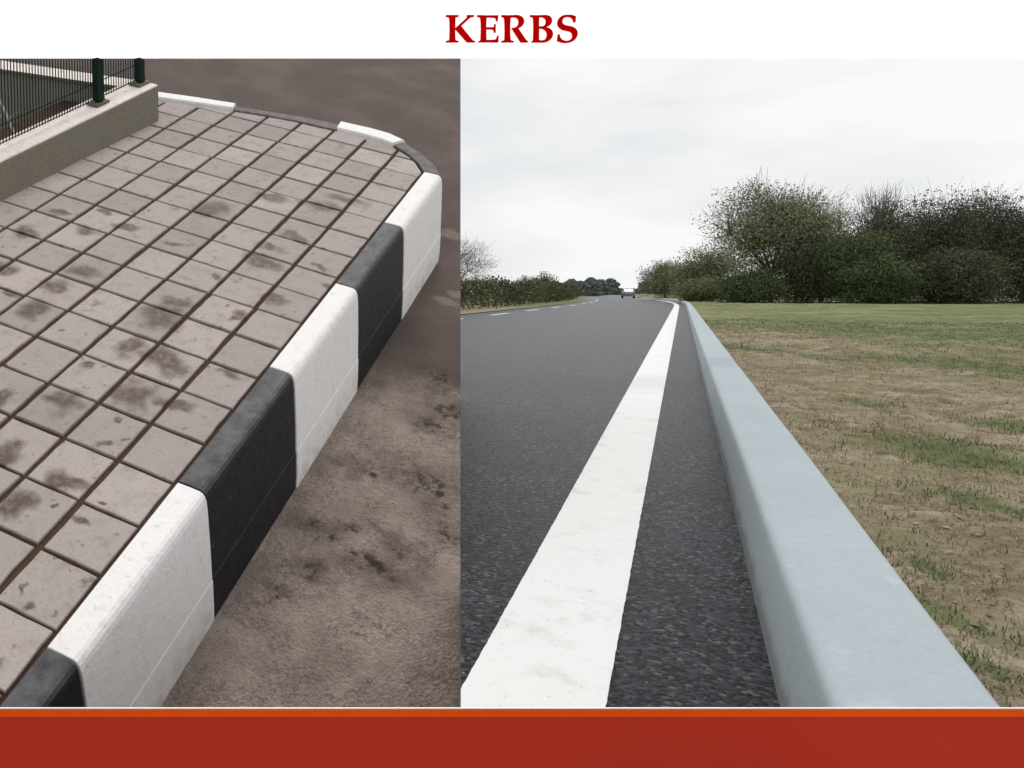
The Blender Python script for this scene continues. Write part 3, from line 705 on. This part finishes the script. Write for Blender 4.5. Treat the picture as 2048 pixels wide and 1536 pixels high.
tree('broadleaf_tree', 'tallest rounded tree with thin grey green spring leaves, right of the kerb', 1538, 62, 384, 108, M_LEAF_GREY, 6000, .17, .30, GT, 1500, 14)
tree('broadleaf_tree', 'small thin leaved tree just right of the tallest tree', 1640, 64, 425, 58, M_LEAF_GREY, 900, .15, .42, GT, 700, 9)
tree('broadleaf_tree', 'pale green roadside tree left of the tallest tree', 1405, 74, 500, 62, M_LEAF_PALE, 3200, .17, .12, GT, 350, 9)
tree('broadleaf_tree', 'small pale tree farthest left in the right hand row', 1328, 105, 527, 48, M_LEAF_PALE, 2600, .22, .08, GT, 300, 9)
tree('bare_tree', 'bare thin branched tree rising behind the dark thicket', 1745, 70, 385, 40, M_TWIG, 150, .10, .40, GT, 700, 12)
def bush(label, px, depth, topy, hp, mat, n, ls=.16, tw=260, lo=0.0): tree('bush', label, px, depth, topy, hp, mat, n, ls, lo, 'bushes of the dark thicket', tw, 7, puff=.19, cat='bush')
bush('low dark bush at the foot of the tallest tree', 1500, 60, 545, 62, M_LEAF_GREEN, 3200)
bush('low olive bush between the kerb end and the tallest tree', 1405, 70, 560, 52, M_LEAF_PALE, 2400)
bush('dark green bush right of the tallest tree trunk', 1612, 60, 498, 66, M_LEAF_DARK, 4200)
bush('fresh green bush in the middle of the thicket', 1700, 58, 470, 66, M_LEAF_GREEN, 5200)
bush('dark brown green bush with tall twigs left of centre in the thicket', 1775, 60, 430, 66, M_LEAF_DARK, 5200, tw=520)
bush('tall dark bush in the right half of the thicket', 1860, 60, 412, 72, M_LEAF_DARK, 5600, tw=620)
bush('tallest twiggy dark bush near the right edge', 1950, 61, 402, 72, M_LEAF_DARK, 5600, tw=800)
bush('dark bush at the right end of the thicket', 2040, 59, 420, 74, M_LEAF_DARK, 5200, tw=500)
bush('low dark bush under the tall twiggy bushes', 1905, 56, 505, 84, M_LEAF_DARK, 4200, tw=60)
bush('low green bush at the front of the thicket', 1755, 56, 520, 70, M_LEAF_GREEN, 3600, tw=60)

# hedge on the far side of the road
hroot = empty('hedge', Matrix.Translation(G(60, XL - 3, 0))); tag(hroot, 'long clipped dark hedge on the far side of the road', 'hedge')
pts = []
for k in range(52000):
    s = random.uniform(34, 215); l = XL - 2.2 + random.gauss(0, .55); hgt = 1.6 + 0.45 * noise.noise(Vector((s * .22, 0, 1))) + .4 * noise.noise(Vector((s * .9, 3, 1)))
    pts.append(tuple(G(s, l, random.random() ** 0.6 * hgt)))
leaf_quads(pts, .09, M_LEAF_HEDGE, 'foliage', hroot)
mb = MB(); s = 35
while s < 150:
    b = G(s, XL - 2.2, 0); mb.tube([b, b + Vector((.1, 0, 1.3))], [.04, .02], 5); s += 2.2
mb.build('stems', M_BARK, hroot)['kind'] = 'stuff'
GL = 'trees behind the far hedge'
tree('bare_tree', 'bare grey tree above the hedge at the left end of the road view', 906, 66, 492, 76, M_TWIG, 1100, .10, .32, GL, 1500, 12)
tree('broadleaf_tree', 'small twiggy bush rising above the middle of the hedge', 1085, 88, 548, 26, M_LEAF_HEDGE, 700, .16, .2, GL, 150, 6)
tree('broadleaf_tree', 'small twiggy bush rising above the left part of the hedge', 1052, 80, 553, 24, M_LEAF_HEDGE, 600, .15, .2, GL, 150, 6)
def conifer(px, depth, topy, hp, label):
    base = at(px, depth, 0); ph = depth / FPX; H = (proj(base)[1] - topy) * ph; Wd = hp * ph
    root = empty('conifer', Matrix.Translation(base)); tag(root, label, 'conifer', 'conifers at the end of the hedge')
    mb = MB(); mb.tube([base, base + Zu * H * .95], [H * .02, .02], 6); mb.build('trunk', M_BARK, root)
    pts = []
    for k in range(2600):
        t = random.random() ** 1.05; r = Wd * (1.1 - t ** 2.2 * .85) * (0.8 + .35 * noise.noise(Vector((t * 5, px, 0)))) * math.sqrt(random.random()); a = random.uniform(0, 6.28)
        pts.append((base.x + r * math.cos(a), base.y + r * math.sin(a), H * (.03 + .97 * t)))
    leaf_quads(pts, depth * .0014, M_LEAF_CON, 'crown', root)
cl = ['leftmost dark conifer beyond the end of the hedge', 'second dark conifer beyond the end of the hedge', 'third dark conifer beyond the end of the hedge', 'fourth dark conifer beyond the end of the hedge', 'rightmost dark conifer where the road disappears']
for k, (px, ty) in enumerate([(1142, 556), (1160, 557), (1180, 553), (1200, 554), (1220, 555)]): conifer(px, 190 + 6 * k, ty + 3 + 3 * (k % 2), 27, cl[k])
# far wood closing the view
pts = []
for k in range(6000):
    px = random.uniform(1100, 1500); h = 5.5 + 2.5 * noise.noise(Vector((px * .05, 0, 0)))
    if 1228 < px < 1278: h = 2.2
    pts.append(tuple(at(px, random.uniform(420, 440), random.random() * h)))
o = leaf_quads(pts, 1.0, M_LEAF_CON, 'far_wood', None); tag(o, 'far off dark line of woodland at the end of the road', 'wood', kind='stuff')
# marker post
mb = MB(); b = at(1014, 57, 0); mb.loft([[b + Vector((x, y, 0)) for x, y in ((-.12, -.05), (.12, -.05), (.12, .05), (-.12, .05))], [b + Vector((x, y, 1.55)) for x, y in ((-.10, -.04), (.10, -.04), (.10, .04), (-.10, .04))], [b + Vector((x, y, 1.62)) for x, y in ((-.06, -.02), (.06, -.02), (.06, .02), (-.06, .02))]])
m = NT('grey_post'); MP = m.done((0.26, 0.255, 0.23), .8, .2); o = mb.build('marker_post', MP); tag(o, 'pale grey marker post standing before the hedge', 'post')

# --- distant car
cp = unR(1256, 596.2, 0); th = math.atan2(RD.y, RD.x) + 0.09
CM = Matrix.Translation((cp.x, cp.y, 0)) @ Matrix.Rotation(th, 4, 'Z')
car = empty('car', CM); tag(car, 'small dark car far off on the road', 'car')
m = NT('car_paint'); MCP = m.done((0.20, 0.205, 0.21), .35, .5); m = NT('car_glass'); MCG = m.done((0.02, 0.025, 0.03), .1, .6); m = NT('tyre'); MTY = m.done((0.012, 0.012, 0.012), .9, .2); m = NT('tail_lamp'); MTL = m.done((0.35, 0.01, 0.01), .3, .5); m = NT('car_rim'); MRM = m.done((0.4, 0.4, 0.42), .4, .5)
side = [(-2.05, .28), (-2.12, .62), (-2.02, .92), (-1.55, 1.0), (-1.0, 1.40), (0.25, 1.44), (0.95, .98), (1.85, .84), (2.08, .58), (2.05, .28)]
mb = MB(); rr = []
for y, k in ((-.88, .93), (-.80, 1.0), (.80, 1.0), (.88, .93)):
    rr.append([Vector((x, y * (1 if z < 1.0 else .82), .28 + (z - .28) * k)) for x, z in side])
mb.loft(rr); mb.build('body', MCP, car, mw=CM, smooth=False, bevel=.03)
mb = MB(); mb.poly([(-1.56, -.62, 1.02), (-1.56, .62, 1.02), (-1.04, .55, 1.37), (-1.04, -.55, 1.37)]); mb.v = [v + Vector((-.02, 0, .015)) for v in mb.v]; mb.build('rear_window', MCG, car, mw=CM)
for y in (-.72, .72):
    mb = MB(); mb.box((-2.09, y * .9, .74), (.03, 0, 0), (0, .12, 0), (0, 0, .08)); mb.build('tail_lamp', MTL, car, mw=CM)
for x in (-1.3, 1.3):
    for y in (-.82, .82):
        mb = MB(); mb.tube([(x, y - .1, .31), (x, y + .1, .31)], .31, 14); wh = mb.build('wheel', MTY, car, mw=CM); rem(wh, CM)

# ================================================================== SLIDE TITLE AND BOTTOM BAR, BUILT AS PANEL AND BOARD
D_S = 10.6                                     # depth of the added title panel across both plots
def sp_(px, py, d=0.0):                        # a point of the title panel's face (square to the axis of the place)
    r_ = ray(px, py); return CAM + r_ * ((D_S - d) / r_.y)
sg = empty('added_title_panel', Matrix.Translation(Vector((sp_(2040, 700).x, D_S, 0)))); tag(sg, 'wide white glowing panel added to carry the slide title KERBS in red', 'sign')  # stands in for the slide's title band; panel and posts are added
xl, xr = sp_(-150, 100).x, sp_(2062, 100).x; zb, ztp = sp_(1400, 116.5).z, sp_(1400, -70).z
mb = MB(); mb.box(((xl + xr) / 2, D_S + .012, (zb + ztp) / 2), ((xr - xl) / 2, 0, 0), (0, .012, 0), (0, 0, (ztp - zb) / 2)); mb.build('glow_panel', M_GLOW, sg)
p0 = 8.0
while proj(Vector((p0, D_S + .065, 0.2)))[0] < 2062: p0 += 0.005
p1 = p0 + 0.16; xr = max(xr, p1)
for xa, xb in ((p0, p1), (xl, xl + .15)):
    mb = MB(); mb.box(((xa + xb) / 2, D_S + .045, ztp / 2 - .3), ((xb - xa) / 2, 0, 0), (0, .02, 0), (0, 0, ztp / 2 + .3)); mb.build('post', M_WG, sg, bevel=.008)
GLY = {
 'K': [[(198,188),(354,188),(354,208),(325,212),(314,228),(312,350),(452,222),(460,207),(457,188),(547,188),(547,207),(515,212),(490,228),(385,325),(516,486),(534,504),(558,508),(558,525),(460,525),(318,365),(310,370),(314,490),(321,503),(354,509),(354,525),(198,525),(198,509),(230,503),(240,490),(244,400),(244,300),(240,228),(232,213),(198,208)]],
 'E': [[(586,188),(700,192),(848,191),(838,263),(822,263),(818,230),(802,220),(750,216),(700,216),(696,340),(780,340),(792,332),(798,298),(814,298),(814,406),(797,406),(788,372),(772,364),(696,362),(700,497),(800,493),(818,488),(835,443),(852,443),(846,526),(720,523),(600,525),(600,515),(628,497),(632,400),(632,300),(626,222),(612,212),(586,208)]],
 'R': [[(886,188),(980,191),(1060,187),(1085,188),(1110,193),(1133,204),(1150,219),(1162,238),(1167,258),(1166,280),(1160,300),(1150,317),(1135,331),(1116,342),(1092,350),(1185,488),(1200,505),(1218,511),(1218,522),(1200,526),(1125,526),(1030,374),(1013,348),(1040,346),(1063,337),(1080,324),(1093,305),(1100,283),(1100,263),(1095,244),(1087,231),(1075,222),(1060,216),(1040,213),(1000,217),(994,300),(994,420),(998,490),(1005,503),(1040,509),(1040,525),(886,525),(886,509),(915,504),(925,490),(928,400),(926,290),(921,225),(912,213),(886,208)]],
 'B': [[(1240,188),(1330,191),(1420,187),(1450,189),(1475,196),(1493,208),(1505,224),(1512,242),(1513,260),(1510,280),(1500,300),(1487,314),(1470,325),(1447,333),(1420,338),(1447,341),(1470,348),(1492,359),(1508,375),(1520,394),(1525,415),(1523,441),(1515,465),(1500,487),(1480,505),(1457,517),(1430,524),(1405,527),(1380,527),(1260,525),(1260,515),(1280,498),(1284,400),(1284,300),(1280,225),(1270,212),(1240,208)],
       [(1352,215),(1375,212),(1398,214),(1414,221),(1427,232),(1436,247),(1440,265),(1437,287),(1430,305),(1417,319),(1400,326),(1378,328),(1352,328)],
       [(1352,353),(1375,353),(1395,357),(1418,366),(1435,381),(1447,401),(1452,425),(1449,452),(1440,474),(1427,488),(1410,498),(1393,502),(1375,503),(1352,499)]],
 'S': [[(1810,203),(1803,277),(1783,277),(1779,256),(1771,238),(1760,225),(1745,215),(1729,210),(1712,208),(1692,210),(1672,217),(1657,229),(1646,244),(1641,258),(1641,274),(1645,289),(1655,301),(1669,310),(1687,316),(1750,328),(1777,337),(1800,351),(1817,369),(1828,391),(1831,415),(1828,440),(1819,465),(1805,486),(1787,503),(1765,516),(1741,525),(1715,530),(1692,533),(1668,532),(1644,529),(1618,523),(1597,515),(1578,507),(1588,425),(1607,425),(1611,453),(1620,473),(1634,489),(1654,501),(1680,507),(1702,507),(1722,502),(1741,492),(1756,477),(1765,460),(1768,443),(1765,424),(1757,407),(1744,396),(1725,388),(1660,375),(1636,366),(1615,352),(1597,334),(1586,313),(1581,291),(1583,268),(1590,246),(1601,227),(1618,209),(1640,196),(1663,188),(1690,184),(1715,183),(1740,184),(1780,192)]]}
for ch, loops in GLY.items():
    cu = bpy.data.curves.new('letter', 'CURVE'); cu.dimensions = '2D'; cu.fill_mode = 'BOTH'; cu.extrude = 0.012
    for lp in loops:
        s_ = cu.splines.new('POLY'); s_.points.add(len(lp) - 1); s_.use_cyclic_u = True
        for q, (gx, gy) in zip(s_.points, lp):
            P = sp_(860 + gx / 6.206, gy / 6.206, 0.016); q.co = (P.x, P.z, 0, 1)
    tmp = bpy.data.objects.new('tmp', cu); COL.objects.link(tmp); bpy.context.view_layer.update()
    me = bpy.data.meshes.new_from_object(tmp.evaluated_get(bpy.context.evaluated_depsgraph_get())); bpy.data.objects.remove(tmp); me.materials.clear(); me.name = 'letter'
    mw = Matrix.Translation((0, D_S - 0.0145, 0)) @ Matrix.Rotation(math.pi / 2, 4, 'X')
    o = wrap('letter', me, M_LET, sg, mw); o['label'] = 'red capital letter ' + ch
# low painted board standing in for the slide's bottom bar
YB = 1.16
def fb(px, py, y=YB):
    r_ = ray(px, py); return CAM + r_ * (y / r_.y)
z0_, z1_, z2_ = fb(1024, 1416.3).z, fb(1024, 1417.6).z, fb(1024, 1433.5).z
xa, xb = fb(-500, 1450).x, fb(2500, 1450).x
fr = empty('slide_bar_board', Matrix.Translation(((xa + xb) / 2, YB, -.1))); tag(fr, 'low brick red board with an orange stripe along its top edge', 'board')
xm, hx_ = (xa + xb) / 2, (xb - xa) / 2
def strip(nm, mat, za, zb_, t0, t1): mb = MB(); mb.box((xm, YB + (t0 + t1) / 2, (za + zb_) / 2), (hx_, 0, 0), (0, (t1 - t0) / 2, 0), (0, 0, (zb_ - za) / 2)); return mb.build(nm, mat, fr)
strip('red_board', M_RED, -.1, z2_ - .0003, 0, .004)
strip('orange_stripe', M_ORANGE, z2_, z1_ - .0002, -.0005, .0022)
strip('white_trim', M_WG, z1_, z1_ + .0012, -.0005, .0022)
strip('backing_board', M_CAST, -.1, z2_ - .03, .0045, .026)
